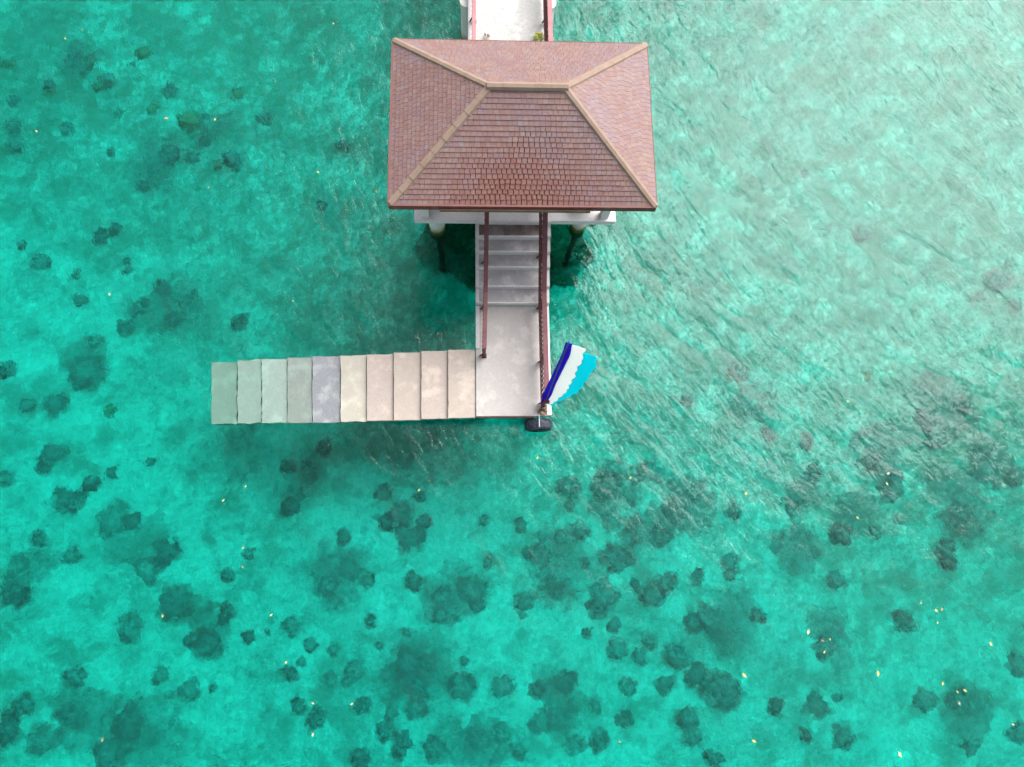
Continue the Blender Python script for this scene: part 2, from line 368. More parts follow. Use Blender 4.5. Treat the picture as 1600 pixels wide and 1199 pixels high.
M['coral'] = coral_mat('dark_coral', (.045, .085, .082), (.13, .20, .185))
M['olive'] = coral_mat('olive_coral', (.22, .15, .095), (.34, .26, .18), vary=0)
M['faint'] = coral_mat('faint_reef', (.08, .125, .115), (.20, .26, .24), vary=.2, rim0=.05, amax=.62)
def coral_mesh(seed, mat):
    """a ragged clump: one big lobed head with smaller heads grown against it"""
    rnd = random.Random(seed); mb = MB(); R = 10; n = 30
    lobes = [(0, 0, .80)]+[(.75*math.cos(a), .75*math.sin(a), rnd.uniform(.22, .5)) for a in [rnd.uniform(0, 6.28) for _ in range(rnd.randint(2, 5))]]
    for li, (cx, cy, S) in enumerate(lobes):
        o = Vector((seed*3.17+li*7, seed*1.3, 0)); k0 = len(mb.v)
        mb.v.append((cx, cy, .45*S))
        for i in range(1, R+1):
            for j in range(n):
                a = 2*math.pi*j/n; d = Vector((math.cos(a), math.sin(a), 0))
                rr = i/R*(1+.55*noise.fractal(d*1.3+o, 1, 2, 3)+.16*noise.noise(d*6+o))
                h = .42*math.sqrt(max(0, 1-(i/R)**2.2))+.2*(1-(i/R)**3)*noise.fractal(Vector((d.x*rr*3.2, d.y*rr*3.2, 0))+o, 1, 2, 3)
                if i == R: h = -.35/S
                mb.v.append((cx+d.x*rr*S, cy+d.y*rr*S, h*S))
        for j in range(n): mb.f.append((k0, k0+1+j, k0+1+(j+1) % n))
        for i in range(R-1):
            for j in range(n):
                a = k0+1+i*n; j2 = (j+1) % n; mb.f.append((a+j, a+n+j, a+n+j2, a+j2))
    mb.mi = [0]*len(mb.f)
    o_ = mb.build('coral_head', mat, smooth=True); me = o_.data; bpy.data.objects.remove(o_); return me
cm = [coral_mesh(i, M['coral']) for i in range(16)]; om = [coral_mesh(20+i, M['olive']) for i in range(4)]; fm = [coral_mesh(40+i, M['faint']) for i in range(6)]
faint_px = '1480 640 70,1380 700 60,1330 790 60,1500 780 70,1560 730 50,1250 760 50,1180 640 45,1090 780 60,1020 830 50,960 760 50,650 1050 62,860 1090 50,330 980 48,210 860 70,130 1110 55,230 1150 60,1300 1000 52,750 1160 60,1150 970 55,480 750 55,120 560 50,250 470 62,40 900 45,880 880 55,700 940 55,1250 860 50,1530 1130 60,530 900 48,240 250 62,330 200 40,120 90 45'
def parse(s): return [tuple(float(q) for q in a.split()) for a in s.replace('\n', '').split(',')]
def region(px, py):
    r = ('upper', 'middle', 'lower')[min(2, int(py/400))]; c = ('far left', 'left', 'right', 'far right')[min(3, int(px/400))]
    return r, c
corals = []
for lst, ms, tint in ((parse(coral_px), cm, 'dark'), (parse(olive_px), om, 'olive'), (parse(faint_px), fm, 'faint')):
    for px, py, r in lst:
        q = UW(px, py, BED+.1); z = bedz(q.x, q.y); q = UW(px, py, z+.15)
        s = r/1108*(H-BED)*(1.3 if tint == 'olive' else 1.12)
        o = bpy.data.objects.new('coral_head', random.choice(ms)); col.objects.link(o)
        o.location = (q.x, q.y, z); o.scale = (s*random.uniform(.85, 1.2), s*random.uniform(.85, 1.2), s*random.uniform(.6, .95)*(.3 if tint == 'faint' else 1)); o.rotation_euler = (0, 0, random.uniform(0, 6.28))
        corals.append((region(px, py), tint, r, px, o))
ORD = ['leftmost']+[w+' from left' for w in 'second third fourth fifth sixth seventh eighth ninth tenth eleventh twelfth thirteenth fourteenth fifteenth sixteenth seventeenth eighteenth nineteenth twentieth'.split()]
cells = {}
for c in corals: cells.setdefault((c[0], c[1]), []).append(c)
for ((rr, cc), tint), lst in cells.items():
    where = f'in the {rr} {cc} water'
    lst.sort(key=lambda c: -c[2])
    if tint == 'faint':
        lst.sort(key=lambda c: c[3])
        for i, c in enumerate(lst):
            tag(c[4], f'broad faint patch of low reef, {ORD[i]} {where}' if len(lst) > 1 else f'the only broad faint patch of low reef {where}', 'reef', 'broad reef patches on the seabed'); c[4].name = 'reef_patch'
        continue
    if tint == 'olive':
        lst.sort(key=lambda c: c[3])
        for i, c in enumerate(lst):
            lab = f'olive yellow coral head under water, {ORD[i]} {where}' if len(lst) > 1 else f'lone olive yellow coral head {where}'
            tag(c[4], lab, 'coral', 'coral heads on the seabed')
        continue
    for i, c in enumerate(lst):
        if i < 3: lab = f'{("largest", "second largest", "third largest")[i]} dark teal coral head on the seabed {where}'
        else: lab = f'smaller dark coral head on the seabed among others {where}'
        tag(c[4], lab, 'coral', 'coral heads on the seabed')

# ------------------------------------------------------------------ dark mound added under the platform, standing in for shade
M['shademound'] = coral_mat('shade_mound_green', (.010, .024, .014), (.035, .075, .04), (.20, .235, 0), 0)
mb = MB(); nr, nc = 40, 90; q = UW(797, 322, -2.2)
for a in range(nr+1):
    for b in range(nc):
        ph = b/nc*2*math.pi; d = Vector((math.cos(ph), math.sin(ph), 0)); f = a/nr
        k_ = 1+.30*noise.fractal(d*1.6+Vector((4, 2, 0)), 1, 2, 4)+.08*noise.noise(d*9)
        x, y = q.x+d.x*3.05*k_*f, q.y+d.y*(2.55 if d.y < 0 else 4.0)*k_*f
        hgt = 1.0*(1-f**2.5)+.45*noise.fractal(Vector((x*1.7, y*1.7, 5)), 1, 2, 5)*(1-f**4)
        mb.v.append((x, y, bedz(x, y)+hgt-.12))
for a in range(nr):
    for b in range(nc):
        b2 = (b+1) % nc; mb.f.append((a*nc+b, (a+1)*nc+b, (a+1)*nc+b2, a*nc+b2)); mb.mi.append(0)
tag(mb.build('shade_mound', M['shademound'], smooth=True, origin=(q.x, q.y, -3.2)), 'dark green mound added as shade under water round the platform columns', 'shade_mound', None, 'stuff')

# ------------------------------------------------------------------ floating leaves
leaf_px = "129 48,102 61,260 186,336 188,57 206,326 294,497 270,588 300,521 38,171 461,458 471,349 783,384 761,380 857,379 887,424 962,254 964,447 1036,489 1100,489 1149,160 1157,550 1101,840 716,985 748,968 1160,1166 772,1388 741,1386 757,1263 989,1163 1056,1178 1159,1372 1053,1406 1180,1548 1007,1583 1133,1325 628,1340 810,1285 1002,1297 1000,1288 1020,1463 955,1472 953,1465 974,1496 1082,1508 1080,1499 1100,1439 943,1473 1069,655 767"
def leaf_mat(name, c, c2):
    t = NT(name); n = t.noise(t.pos(), 30, 3)
    return t.bsdf(t.mix(n, c, c2), .5)
LM = [leaf_mat('yellow_leaf', (.50, .42, .10), (.62, .52, .22)), leaf_mat('pale_leaf', (.55, .54, .36), (.5, .42, .2)), leaf_mat('orange_leaf', (.50, .27, .10), (.45, .28, .14))]
def leaf_mesh(m):
    mb = MB(); n = 9; W = []
    for i in range(n):
        u = i/(n-1); w_ = .5*math.sin(math.pi*min(1, u*.96+.03))**.8
        x = u*2-1; z = .10+.16*x*x
        W.append(((x, w_*.95, z+.12*w_), (x, 0, z), (x, -w_*.95, z+.12*w_)))
    for a, b in zip(W, W[1:]):
        mb.face((a[0], b[0], b[1], a[1])); mb.face((a[1], b[1], b[2], a[2]))
    mb.tube([(-1, 0, .26), (-1.25, .03, .3), (-1.5, .1, .28)], .04, 5)
    o = mb.build('floating_leaf', m, smooth=True); me = o.data; bpy.data.objects.remove(o); return me
lm = [leaf_mesh(m) for m in LM]
lc = {}
for px, py in parse(leaf_px):
    q = U(px, py, .005); o = bpy.data.objects.new('floating_leaf', random.choices(lm, (5, 3, 2))[0]); col.objects.link(o)
    big = (px, py) in ((1263, 989), (1548, 1007), (1163, 1056), (1372, 1053), (1178, 1159), (1406, 1180), (260, 186))
    s = random.uniform(.05, .066) if big else random.uniform(.028, .046)
    o.location = (q.x, q.y, .0); o.scale = (s, s*1.1, s); o.rotation_euler = (random.uniform(-.1, .1), random.uniform(-.1, .1), random.uniform(0, 6.28))
    lc.setdefault(region(px, py), []).append((px, py, o))
for (rr, cc), lst in lc.items():
    lst.sort(key=lambda a: a[0])
    for i, (px, py, o) in enumerate(lst):
        tag(o, (f'small yellow leaf floating, {ORD[i]} in the {rr} {cc} water' if len(lst) > 1 else f'lone small yellow leaf floating in the {rr} {cc} water'), 'leaf', 'yellow leaves floating on the sea')

# ------------------------------------------------------------------ pavilion roof
ZE = 4.0; ZR = 5.16
X0, X1, Y0, Y1 = -1.755, 3.545, 6.47, 10.17
A, B, C, D = Vector((X0, Y0, ZE)), Vector((X1, Y0, ZE)), Vector((X1, Y1, ZE)), Vector((X0, Y1, ZE))
R0, R1 = Vector((.205, 8.315, ZR)), Vector((1.63, 8.315, ZR))
CX = (X0+X1)/2
pav = Thing('pavilion', (CX, (Y0+Y1)/2, 1.6), 'open pavilion with hipped clay tile roof standing on the white platform over the sea', 'pavilion')
def tile_slope(e0, e1, r0, r1, rows, tw, name, stain=False):
    """e0->e1 eave left to right seen from outside, r0/r1 the ridge ends above them"""
    mb = MB()
    ex = (e1-e0).normalized(); L = (e1-e0).length
    up = (r0-e0)-ex*(r0-e0).dot(ex); S = up.length; upn = up/S; nn = ex.cross(upn).normalized()
    ul1, ur1 = (r0-e0).dot(ex), (r1-e0).dot(ex)
    lim = lambda v: (ul1*v/S, L+(ur1-L)*v/S)
    P = lambda u, v, h: e0+ex*u+upn*v+nn*h
    rh = S/rows
    for k in range(rows):
        v0, v1 = k*rh, (k+1.12)*rh
        off = (k % 2)*.5*tw+random.uniform(-.02, .02)
        u = -tw+off
        while u < L:
            w_ = tw*random.choice((.92, 1, 1, 1.08)); um = u+w_/2
            wear = 0
            if stain:
                q = P(um, v0+.05, 0)
                g = math.exp(-((q.x-CX+.1)/1.25)**2)*max(0, min(1, 1.15-v0/S*1.5))
                g += .35*noise.noise(Vector((q.x*1.8, q.y*1.8, 3)))
                wear = max(0, min(1, g*1.25-.15))
            gp = .0025+wear*random.uniform(.004, .012)
            a0, a1 = u+gp, u+w_-gp
            vv0 = v0+wear*random.uniform(.0, .022)
            drop = False
            (l0, r_0), (l1, r_1) = lim(vv0), lim(min(v1, S))
            p = [max(a0, l0), min(a1, r_0), min(a1, r_1), max(a0, l1)]
            if p[1]-p[0] > .008 and not drop:
                if p[2] < p[3]: m_ = (p[2]+p[3])/2; p[2] = p[3] = m_
                j = random.uniform(-.002, .002); h0 = .024+j; ve = min(v1, S)
                t4 = [P(p[0], vv0, h0), P(p[1], vv0, h0), P(p[2], ve, .010), P(p[3], ve, .010)]
                b4 = [P(p[0], vv0, h0-.013), P(p[1], vv0, h0-.013), P(p[2], ve, 0), P(p[3], ve, 0)]
                mb.hexa(b4, t4)
            u += w_
    return pav.part(mb, name, M['tile'])
tile_slope(A, B, R0, R1, 22, .105, 'roof_slope', True)
tile_slope(B, C, R1, R1, 22, .105, 'roof_slope')
tile_slope(C, D, R1, R0, 22, .105, 'roof_slope')
tile_slope(D, A, R0, R0, 22, .105, 'roof_slope')
mb = MB()
k = len(mb.v); dz = Vector((0, 0, -.01)); tk = Vector((0, 0, -.07))
top = [q+dz for q in (A, B, C, D, R0, R1)]; bot = [q+tk for q in (A, B, C, D, R0, R1)]
mb.v += [tuple(q) for q in top+bot]
mb.f += [(0, 1, 5, 4), (1, 2, 5), (2, 3, 4, 5), (3, 0, 4), (7, 6, 10, 11), (8, 7, 11), (9, 8, 11, 10), (6, 9, 10), (0, 6, 7, 1), (1, 7, 8, 2), (2, 8, 9, 3), (3, 9, 6, 0)]; mb.mi = [0]*12
pav.part(mb, 'roof_deck', M['under'])
def cap(a, b, w_, h, name, seg=.33):
    mb = MB(); a, b = Vector(a), Vector(b); t = (b-a).normalized(); L = (b-a).length
    sd = t.cross(Vector((0, 0, 1))).normalized(); up = sd.cross(t).normalized()
    n = max(1, round(L/seg)); prof = [(-w_/2, -.03), (-w_*.34, h*.55), (0, h), (w_*.34, h*.55), (w_/2, -.03)]
    for i in range(n):
        p0, p1 = a+t*(L*i/n), a+t*(L*(i+1)/n+.012)
        g = 1.0+.03*((i % 2)); j = random.uniform(-.003, .003)
        l0 = [p0+sd*(x*g)+up*(z*g+j+.006) for x, z in prof]; l1 = [p1+sd*x*.97+up*(z*.97+j) for x, z in prof]
        for m in range(4): mb.face((l0[m], l0[m+1], l1[m+1], l1[m]))
        mb.face(l0); mb.face(l1[::-1])
    return pav.part(mb, name, M['cap'])
for c_, r_ in ((A, R0), (B, R1), (C, R1), (D, R0)):
    o_ = (c_-r_).normalized(); cap(c_-o_*.01, r_, .175, .045, 'hip_cap')
cap(R0-Vector((.05, 0, -.02)), R1+Vector((.05, 0, .02)), .17, .06, 'ridge_cap')
# fascia boards round the eaves, with flat verge trim
mb = MB(); e = .03
mb.box(X0-.035, X1+.01, Y0-.045, Y0-.003, ZE-.14, ZE+.022)
pav.part(mb, 'fascia', M['fascia'])
mb = MB(); mb.box(X0-.05, X0-.003, Y0-.003, Y1+.01, ZE-.14, ZE+.02); pav.part(mb, 'fascia', M['fascia'])
mb = MB(); mb.box(X1+.003, X1+.03, Y0-.003, Y1+.01, ZE-.14, ZE+.015); pav.part(mb, 'fascia', M['fascia'])
mb = MB(); mb.box(X0-.003, X1+.003, Y1+.012, Y1+.04, ZE-.14, ZE+.01); pav.part(mb, 'fascia', M['fascia'])
gx0, gx1 = U(687, 326, 3.8).x, U(921, 326, 3.8).x
mb = MB(); mb.box(gx0, gx1, Y0-.085, Y0-.048, 3.84, 3.93); pav.part(mb, 'gutter', M['gutter'], bevel=.01)
# ring beam, posts, benches under the roof
px0, px1, py0, py1 = -1.25, 2.95, 7.42, 9.75
mb = MB()
for y_ in (py0, py1): mb.box(px0-.1, px1+.1, y_-.08, y_+.08, 3.72, 3.90)
for x_ in (px0, px1): mb.box(x_-.08, x_+.08, py0+.08, py1-.08, 3.722, 3.898)
pav.part(mb, 'ring_beam', M['wood'])
for x_ in (px0, px1):
    for y_ in (py0, py1):
        mb = MB(); mb.box(x_-.09, x_+.09, y_-.09, y_+.09, 1.6, 3.72); pav.part(mb, 'post', M['white'], bevel=.01)
for x_, sgn in ((px0, 1), (px1, -1)):
    mb = MB(); mb.box(min(x_+sgn*.12, x_+sgn*.5), max(x_+sgn*.12, x_+sgn*.5), py0+.15, py1-.15, 2.02, 2.06)
    for y_ in (py0+.3, py1-.3): mb.box(x_+sgn*.31-.15, x_+sgn*.31+.15, y_-.04, y_+.04, 1.6, 2.02)
    pav.part(mb, 'bench', M['wood'])

# ------------------------------------------------------------------ platform on columns
PY0 = U(700, 345.5, 1.6).y; PX0, PX1, PY1 = U(647.5, 348, 1.5).x, U(961, 348, 1.5).x, 10.0
plat = Thing('platform', ((PX0+PX1)/2, (PY0+PY1)/2, 1.42), 'white concrete platform on round columns carrying the tiled pavilion', 'platform')
mb = MB(); mb.box(PX0, PX1, PY0, PY1, 1.42, 1.6); plat.part(mb, 'deck', M['white'], bevel=.012)
for cx, cy in ((683, 356), (905, 352)):
    q = U(cx, cy, .2)
    for y_ in (q.y+.06, 9.7):
        mb = MB(); n = 28
        zs = [(-4.6, .085), (-.42, .085), (-.40, .19), (.2, .20), (1.1, .20), (1.25, .225), (1.42, .225)]
        mb.tube([(q.x, y_, z) for z, r in zs], [r for z, r in zs], n)
        plat.part(mb, 'column', M['column'], smooth=False)
mb = MB()
for x_ in (-1.05, 2.6): mb.box(x_-.12, x_+.12, PY0+.25, PY1-.1, 1.2, 1.42)
mb.box(-.93, 2.48, 8.6, 8.84, 1.2, 1.42); plat.part(mb, 'under_beam', M['white'])

# ------------------------------------------------------------------ north walkway
wk = Thing('walkway', (.8, 14, 1.45), 'white walkway deck leading north from the pavilion to shore', 'walkway')
WX0, WX1 = U(733, 30, 1.6).x-.03, U(862, 30, 1.6).x+.02
mb = MB(); mb.box(WX0, WX1, PY1+.004, 30, 1.42, 1.594); wk.part(mb, 'deck', M['deckwhite'])
for x_ in (WX0+.06, WX1-.06):
    mb = MB(); mb.box(x_-.055, x_+.055, PY1+.01, 30, 1.594, 1.63); wk.part(mb, 'curb', M['white'], bevel=.008)
q = U(727, 8, 1.3)
for i in range(4):
    for x_ in (q.x+.04, WX1-.05):
        y_ = q.y+i*5
        mb = MB(); mb.tube([(x_, y_, -4.5), (x_, y_, -.3), (x_, y_, 1.2), (x_, y_, 1.418)], [.17, .17, .16, .18], 20); wk.part(mb, 'column', M['column'])

# ------------------------------------------------------------------ stairs and landing
SXL, SXR = -.085, 1.69
zt = [1.425, 1.25, 1.075, .90, .725, .55]
yt = [PY0]+[U(800, p, z).y for p, z in ((370, 1.425), (394, 1.25), (418, 1.075), (448, .9), (474, .725))]
LY0 = U(800, 651.5, .55).y
st = Thing('stairs', ((SXL+SXR)/2, 5, 0), 'grey steps with white risers going down from the pavilion to the pale landing', 'stairs')
for i in range(5):
    mb = MB(); m = M['stained'] if i == 0 else M['grey']
    # tread
    mb.box(SXL, SXR, yt[i+1]+.001, yt[i]-.002, zt[i]-.05, zt[i]); tr = st.part(mb, 'tread', m, bevel=.004)
    if i == 0: tr['label'] = 'top tread with dark brown stains'
for i in range(6):
    mb = MB(); z1 = (1.6 if i == 0 else zt[i-1])+.003; z0 = zt[i]
    mb.box(SXL-.002, SXR+.002, yt[i]-.020, yt[i]+(.012 if i else -.001), z0+.001, z1); st.part(mb, 'riser', M['white'])
mb = MB()   # raking slab under the treads
for x_ in (SXL+.12, SXR-.12):
    for i in range(5): mb.box(x_-.1, x_+.1, yt[i+1]+.02, yt[i]-.01, zt[i]-.24, zt[i]-.052)
st.part(mb, 'string_beam', M['white'])
for s_, x0, x1 in ((0, SXL-.003, SXL+.085), (1, SXR-.10, SXR+.003)):
    mb = MB()
    for i in range(5): mb.box(x0, x1, yt[i+1]-.004, yt[i]-.022, zt[i]+.001, zt[i]+.022)
    st.part(mb, 'edge_strip', M['white'])
ld = Thing('landing', ((SXL+SXR)/2, 4, 0), 'pale pinkish concrete landing at the foot of the stairs beside the slab steps', 'landing')
mb = MB(); mb.box(SXL, SXR, LY0, yt[5]-.021, .40, .55); ld.part(mb, 'slab', M['landing'], bevel=.012)
mb = MB(); mb.box(SXR-.10, SXR+.003, LY0+.02, yt[5]-.03, .551, .58); ld.part(mb, 'edge_curb', M['white'], bevel=.006)
mb = MB(); mb.box(SXL-.003, SXL+.09, U(745, 546, .55).y, yt[5]-.03, .551, .575); ld.part(mb, 'edge_curb', M['white'], bevel=.006)
mb = MB(); mb.box(SXL+.06, SXR-.4, LY0-.03, LY0-.004, .42, .50); ld.part(mb, 'timber_waler', M['fascia'], bevel=.006)
for x_ in (SXL+.2, SXR-.2):
    for y_ in (LY0+.7, 5.2):
        mb = MB(); mb.tube([(x_, y_, -4.5), (x_, y_, .3), (x_, y_, .40)], .13, 18); ld.part(mb, 'column', M['column'])
# ------------------------------------------------------------------ slab steps running down into the water
xb = [330, 371, 409, 449, 488, 532, 573, 615, 658, 700, 743]
ytp = [567, 564, 562, 560, 558, 556.5, 555, 552, 549.5, 547.5]
ybt = [664, 663, 662, 662, 661.5, 660, 658.5, 657.5, 655.5, 654]
sm = ['wet1', 'wet2', 'wet3', 'wet4', 'wet5', 'cream', 'peach2', 'peach', 'peach2', 'peach']
sp = Thing('slab_steps', (-3.3, 3.6, 0), 'long row of wide concrete slab steps descending left from the landing into the water', 'steps')
for i in range(10):
    z = .50-.105*(9-i); h = .115
    p = [UW(xb[i], ybt[i]+.8, z), UW(xb[i+1], ybt[i], z), UW(xb[i+1], ytp[i]-.4, z), UW(xb[i], ytp[i], z)]
    g = .004
    # uneven edges: subdivide every side and nudge it
    amp = .030 if i < 2 else .016 if i < 6 else .007
    loop = []
    for a, b in zip(p, p[1:]+p[:1]):
        L = (b-a).length; n = max(2, int(L/.05)); d = (b-a).normalized(); s_ = Vector((d.y, -d.x, 0))
        for k in range(n):
            q = a+(b-a)*(k/n); f = noise.fractal(Vector((q.x*6, q.y*6, i*3.3)), 1, 2, 3)
            loop.append(q+s_*(f*amp-g))
    top = loop; bt = [Vector((q.x, q.y, z-h)) for q in loop]
    mb = MB(); mb.hexa(bt, top); o = sp.part(mb, 'slab', M[sm[i]], bevel=.006)
    if i < 5: o['label'] = ['green tinted lowest slab under shallow water', 'pale green slab under water', 'whitish green slab just under water', 'light grey wet slab', 'blue grey wet slab at the waterline'][i]
    elif i == 5: o['label'] = 'cream coloured slab'
mb = MB(); a = U(345, 640, -.6); 
for yy in (3.5, 4.05):
    mb.hexa([(-6.5, yy-.09, -.85), (SXL-.03, yy-.09, .15), (SXL-.03, yy+.09, .15), (-6.5, yy+.09, -.85)],
            [(-6.5, yy-.09, -.60), (SXL-.03, yy-.09, .37), (SXL-.03, yy+.09, .37), (-6.5, yy+.09, -.60)])
sp.part(mb, 'bearer', M['white'])
for x_ in (-6.2, -3.2, -.8):
    for yy in (3.6, 4.05):
        zc = .15+(x_+.1)/6.4*1.0
        mb = MB(); mb.tube([(x_, yy, -4.5), (x_, yy, zc+.05)], .11, 16); sp.part(mb, 'pile', M['column'])

# ------------------------------------------------------------------ handrails
def handrail(name, pts, deck, w_, mr, mp, label, spacing=.11, inset=.03, group='red handrails', end_post=True, posts=()):
    """pts: top line of the rail; deck(y): walking surface under it"""
    P = [Vector(p) for p in pts]
    t = Thing(name, (P[0].x, P[0].y, deck(P[0].y)), label, 'handrail', group)
    mb = MB()
    for a, b in zip(P, P[1:]): mb.beam(a, b, w_, .05)
    t.part(mb, 'top_rail', mr, bevel=.008)
    mb = MB()
    for a, b in zip(P, P[1:]): mb.beam(a-Vector((inset, 0, .66)), b-Vector((inset, 0, .66)), .04, .04)
    t.part(mb, 'bottom_rail', mp)
    def at(y):
        for a, b in zip(P, P[1:]):
            if min(a.y, b.y)-1e-6 <= y <= max(a.y, b.y)+1e-6:
                return a+(b-a)*((y-a.y)/(b.y-a.y))
        return P[-1]
    ya, yb = P[0].y, P[-1].y; n = int(abs(yb-ya)/spacing)
    n = min(n, 95)
    for i in range(n+1):
        y = ya+(yb-ya)*(i+.5)/(n+1); q = at(y)
        mb = MB(); hh = q.z-.03; lo = q.z-.66
        zs = [lo, lo+.14, lo+.30, lo+.48, hh]; rs = [.015, .015, .032, .015, .015]
        mb.tube([(q.x-inset, y, z) for z in zs], rs, 6)
        t.part(mb, 'baluster', mp)
    for y in posts:
        q = at(y); mb = MB(); d = deck(y)
        mb.box(q.x-.033, q.x+.033, y-.033, y+.033, d, q.z-.026)
        mb.box(q.x-.055, q.x+.055, y-.055, y+.055, d+.001, d+.02)
        mb.beam((q.x-.03, y, d+.22), (q.x-.11, y, d+.02), .03, .03)      # raking stay
        t.part(mb, 'rail_post', mp, bevel=.004)
    return t
def sdeck(y):
    if y >= yt[0]: return 1.6
    for i in range(5):
        if y >= yt[i+1]: return zt[i]
    return .55
ysl = U(757, 500, 1.45).y
lx0, lx1 = U(761, 323, 2.5).x, U(757, 550, 1.4).x
le = U(757, 546, 1.42).y
handrail('handrail', [(lx0, 7.75, 2.5), (lx0, 7.15, 2.5), (lx0-.03, 5.55, 1.46), (lx1, le, 1.42)], sdeck, .095, M['rail'], M['dark'],
         'left red handrail on the stairs ending partway along the landing', posts=(7.7, 6.4, 5.45, le+.05))
rx0, rx1 = U(852, 323, 2.5).x, U(855, 635, 1.45).x
re = U(852, 632, 1.42).y
handrail('handrail', [(rx0, 7.75, 2.5), (rx0, 7.15, 2.5), (rx0+.03, 5.55, 1.46), (rx1, re, 1.42)], sdeck, .115, M['rail'], M['dark'],
         'right red handrail running from the pavilion down the whole landing to the flag', inset=.065, posts=(7.7, 6.55, 5.45, 4.1, 3.1))
wl, wr = U(740.5, 30, 2.45).x, U(859.5, 30, 2.45).x
for x_, w_, lb in ((wl, .095, 'left sunlit pink handrail along the upper walkway behind the roof'), (wr, .115, 'right sunlit pink handrail along the upper walkway behind the roof')):
    handrail('handrail', [(x_, 10.4, 2.45), (x_, 22, 2.45)], lambda y: 1.6, w_, M['railsunlit'], M['dark'], lb, spacing=.13, inset=.03 if x_ < 1 else .065, posts=(10.5, 12.6, 14.7))

# ------------------------------------------------------------------ feather flag on its pole at the landing corner
fb = Vector((1.50, 3.00, .58)); ft = U(888.5, 536, 5.55); 
def plain(name, c, rough=.7, tl=0):
    t = NT(name); n = t.noise(t.pos(), 6, 4)
    return t.bsdf(t.mix(n, c, tuple(x*.88 for x in c)), rough, k=1)
def cloth(name, c):
    m = plain(name, c); nt_ = m.node_tree; pb = [n for n in nt_.nodes if n.type == 'BSDF_PRINCIPLED'][0]; out = [n for n in nt_.nodes if n.type == 'OUTPUT_MATERIAL'][0]
    tl = nt_.nodes.new('ShaderNodeBsdfTranslucent'); tl.inputs[0].default_value = (*c, 1); mx_ = nt_.nodes.new('ShaderNodeMixShader'); mx_.inputs[0].default_value = .5
    nt_.links.new(pb.outputs[0], mx_.inputs[1]); nt_.links.new(tl.outputs[0], mx_.inputs[2]); nt_.links.new(mx_.outputs[0], out.inputs[0]); return m
M['fpurple'] = cloth('deep_violet_cloth', (.06, .003, .60)); M['fwhite'] = cloth('white_cloth', (.97, .96, .96)); M['fcyan'] = cloth('cyan_cloth', (.0, .80, .90))
M['metal'] = plain('dark_pole', (.05, .02, .30), .4)
fl = Thing('feather_flag', fb, 'tall feather flag in violet, white and cyan on the landing corner beside the tyre', 'flag')
ft = Vector((ft.x, ft.y, 5.55))
mb = MB(); mb.tube([fb, fb+(ft-fb)*.5, ft], .018, 10); fl.part(mb, 'pole', M['metal'])
eh = Vector((.955, -.295, 0)); fn = eh.cross(ft-fb).normalized()
def ev(c, z):
    if z <= c[0][0]: return c[0][1]
    for a, b in zip(c, c[1:]):
        if z <= b[0]: return a[1]+(b[1]-a[1])*(z-a[0])/max(1e-6, b[0]-a[0])
    return c[-1][1]
def onplane(px, py):
    r = ray(px, py); o = Vector((0, 0, H)); t_ = (fb-o).dot(fn)/r.dot(fn); q = o+r*t_
    v_ = (q-fb).z; s_ = (q-fb-(ft-fb)*(v_/(ft.z-fb.z))).dot(eh); return s_, v_
def curve(pts):
    c = sorted([onplane(*p)[::-1] for p in pts])       # (height, offset)
    out = []
    for i in range(121):
        z = c[0][0]+(c[-1][0]-c[0][0])*i/120; v = [ev(c, z+d*.02) for d in (-1, 0, 1)]; out.append((z, sum(v)/3))
    return out
c_l = curve([(887, 537), (881, 555), (864.5, 590), (854, 610), (850, 620), (848.5, 629)]); 
c_p = curve([(893.5, 541), (892, 551), (890, 558), (884, 570), (876, 586), (868, 602), (862, 618), (857, 626), (851, 631)])
c_w = curve([(913, 547), (909, 556), (908, 567), (902, 573), (900, 579), (897.5, 582), (898, 588), (893, 594), (889, 602), (884, 612), (880, 617), (872, 623), (866, 629), (856, 634)])
c_c = curve([(927, 552), (930, 560), (929.5, 572), (926, 580), (920, 584), (918, 592), (912, 598), (908, 605), (902, 612), (893, 618), (883, 624), (872, 628), (866, 633), (857, 636)])
zb, zt_ = onplane(850, 632)[1], onplane(889, 537)[1]
def strip(ca, cb, name, mat, nseg, za, zc, off=0.):
    mb = MB(); n = 90; rows = []
    for i in range(n+1):
        z = za+(zc-za)*i/n; a, b = ev(ca, z), ev(cb, z); row = []
        if b < a+.004: b = a+.004
        for j in range(nseg+1):
            s_ = a+(b-a)*j/nseg
            rip = (.010*min(1, max(0, s_)/.35))*math.sin(s_*4+z*2.5)
            pole = fb+(ft-fb)*(z/(ft.z-fb.z))
            row.append(Vector((pole.x, pole.y, fb.z+z))+eh*s_+fn*(rip+off))
        mb.v += row
    for i in range(n):
        for j in range(nseg): k = i*(nseg+1)+j; mb.f.append((k, k+1, k+nseg+2, k+nseg+1)); mb.mi.append(0)
    o = fl.part(mb, name, mat)
    o.data.shade_smooth(); so_ = o.modifiers.new('solid', 'SOLIDIFY'); so_.thickness = .004
    return o
c_l = [(z, v-.035) for z, v in c_l]
strip(c_l, c_p, 'violet_stripe', M['fpurple'], 4, zb, zt_)
c_w = [(z, v+.03*abs(math.sin(z*7.5))*min(1, z)) for z, v in c_w]; c_c = [(z, v+.035*abs(math.sin(z*6.2+1))*min(1, z)) for z, v in c_c]
strip(c_p, c_w, 'white_stripe', M['fwhite'], 8, zb, zt_-.03)
strip(c_w, c_c, 'cyan_stripe', M['fcyan'], 8, zb+.05, zt_-.25)
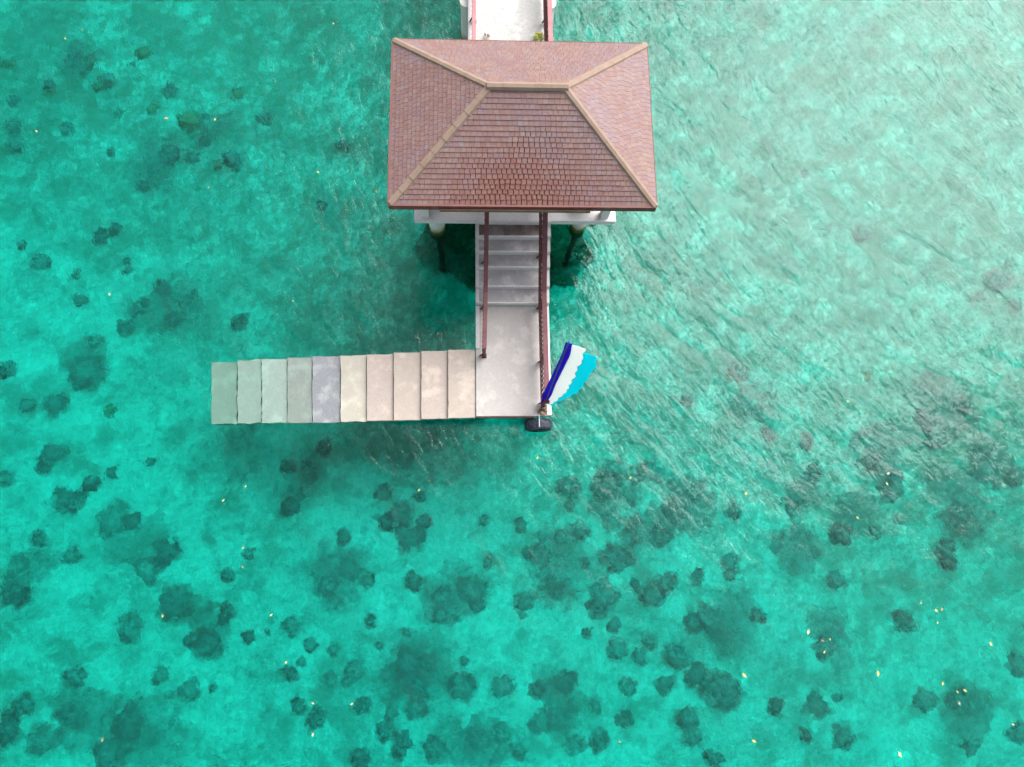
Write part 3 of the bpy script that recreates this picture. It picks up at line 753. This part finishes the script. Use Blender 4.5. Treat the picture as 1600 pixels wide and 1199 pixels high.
# rope lashing at its foot
M['rope'] = plain('brown_rope', (.20, .12, .07), .9)
mb = MB(); pts = []
for i in range(90):
    a = i/90*5*2*math.pi; pts.append((fb.x+.05*math.cos(a), fb.y+.05*math.sin(a), .60+.17*i/90))
mb.tube(pts, .018, 6); o = mb.build('mooring_rope', M['rope'], origin=(fb.x, fb.y, .58), smooth=True); tag(o, 'brown rope wound round the foot of the flag pole', 'rope')
mb = MB(); pts = []
for i in range(60):
    a = i/60*2.6*2*math.pi; r = .06+.05*i/60; pts.append((1.49+r*math.cos(a), 2.90+r*.7*math.sin(a), .575+.01*math.sin(a*3)))
mb.tube(pts, .016, 6); o = mb.build('rope_coil', M['rope'], origin=(1.49, 2.90, .56), smooth=True); tag(o, 'small brown rope coil lying on the landing corner above the tyre', 'rope')

# ------------------------------------------------------------------ tyre fender hung on the south face of the landing
def rubber():
    t = NT('black_rubber'); n = t.noise(t.pos(), 14, 4)
    return t.bsdf(t.mix(t.ramp(n, [(.4, 0.), (.7, 1.)]), (.018, .022, .035), (.07, .08, .11)), .6, n, .008)
M['rubber'] = rubber()
tc_ = Vector(((U(823, 660, .4).x+U(861, 660, .4).x)/2, LY0-.16, .19))
ty = Thing('tyre_fender', tc_, 'black tyre hung as a fender on the landing corner under the flag', 'tyre')
mb = MB(); n = 48; prof = [(.17, -.08), (.20, -.115), (.26, -.13), (.305, -.12), (.325, -.085), (.332, 0), (.325, .085), (.305, .12), (.26, .13), (.20, .115), (.17, .08), (.185, 0)]
m = len(prof)
for i in range(n):
    a = 2*math.pi*i/n
    for r, x in prof:
        rr = r+(.006 if (i % 2 and r > .31) else 0)
        mb.v.append((tc_.x+rr*math.cos(a), tc_.y+x, tc_.z+rr*math.sin(a)))
for i in range(n):
    for j in range(m):
        a, b = i*m, ((i+1) % n)*m; j2 = (j+1) % m; mb.f.append((a+j, a+j2, b+j2, b+j)); mb.mi.append(0)
ty.part(mb, 'tyre', M['rubber'], smooth=False)
M['strap'] = plain('grey_strap', (.45, .48, .52))
mb = MB()
x_ = tc_.x
pth = [(x_, LY0+.16, .56), (x_, LY0-.02, .562), (x_, LY0-.05, .545), (x_, LY0-.25, .545), (x_, LY0-.265, .46)]
for a, b in zip(pth, pth[1:]): mb.beam(a, b, .028, .008)
ty.part(mb, 'strap', M['strap'])

# ------------------------------------------------------------------ weeds growing where the walkway meets the roof line
def weed(px, py, z, n, s, mats, label):
    q = U(px, py, z); mb = MB()
    for i in range(n):
        a = random.uniform(0, 6.28); L = s*random.uniform(.6, 1.2); d = Vector((math.cos(a), math.sin(a), 0)); sd = Vector((-d.y, d.x, 0))
        b = q+d*random.uniform(0, s*.5)+Vector((0, 0, random.uniform(0, .05)))
        p1 = b+d*L*.5+Vector((0, 0, L*.6)); p2 = b+d*L+Vector((0, 0, L*.5)); w_ = L*.2
        mi = random.randint(0, len(mats)-1)
        mb.face((b, p1-sd*w_, p2, p1+sd*w_), mi)
    o = mb.build('weed', mats, origin=q); return tag(o, label, 'plant')
G1 = leaf_mat('weed_green', (.10, .22, .04), (.25, .32, .06)); G2 = leaf_mat('weed_yellow', (.60, .55, .08), (.5, .5, .15)); G3 = leaf_mat('weed_brown', (.22, .14, .12), (.4, .3, .25))
weed(842, 63, 1.6, 46, .12, [G1, G2, G2], 'yellow green weed growing on the walkway beside the right pink handrail')
weed(759, 62, 1.6, 16, .09, [G3, G3], 'small withered weed on the walkway near the left pink handrail')
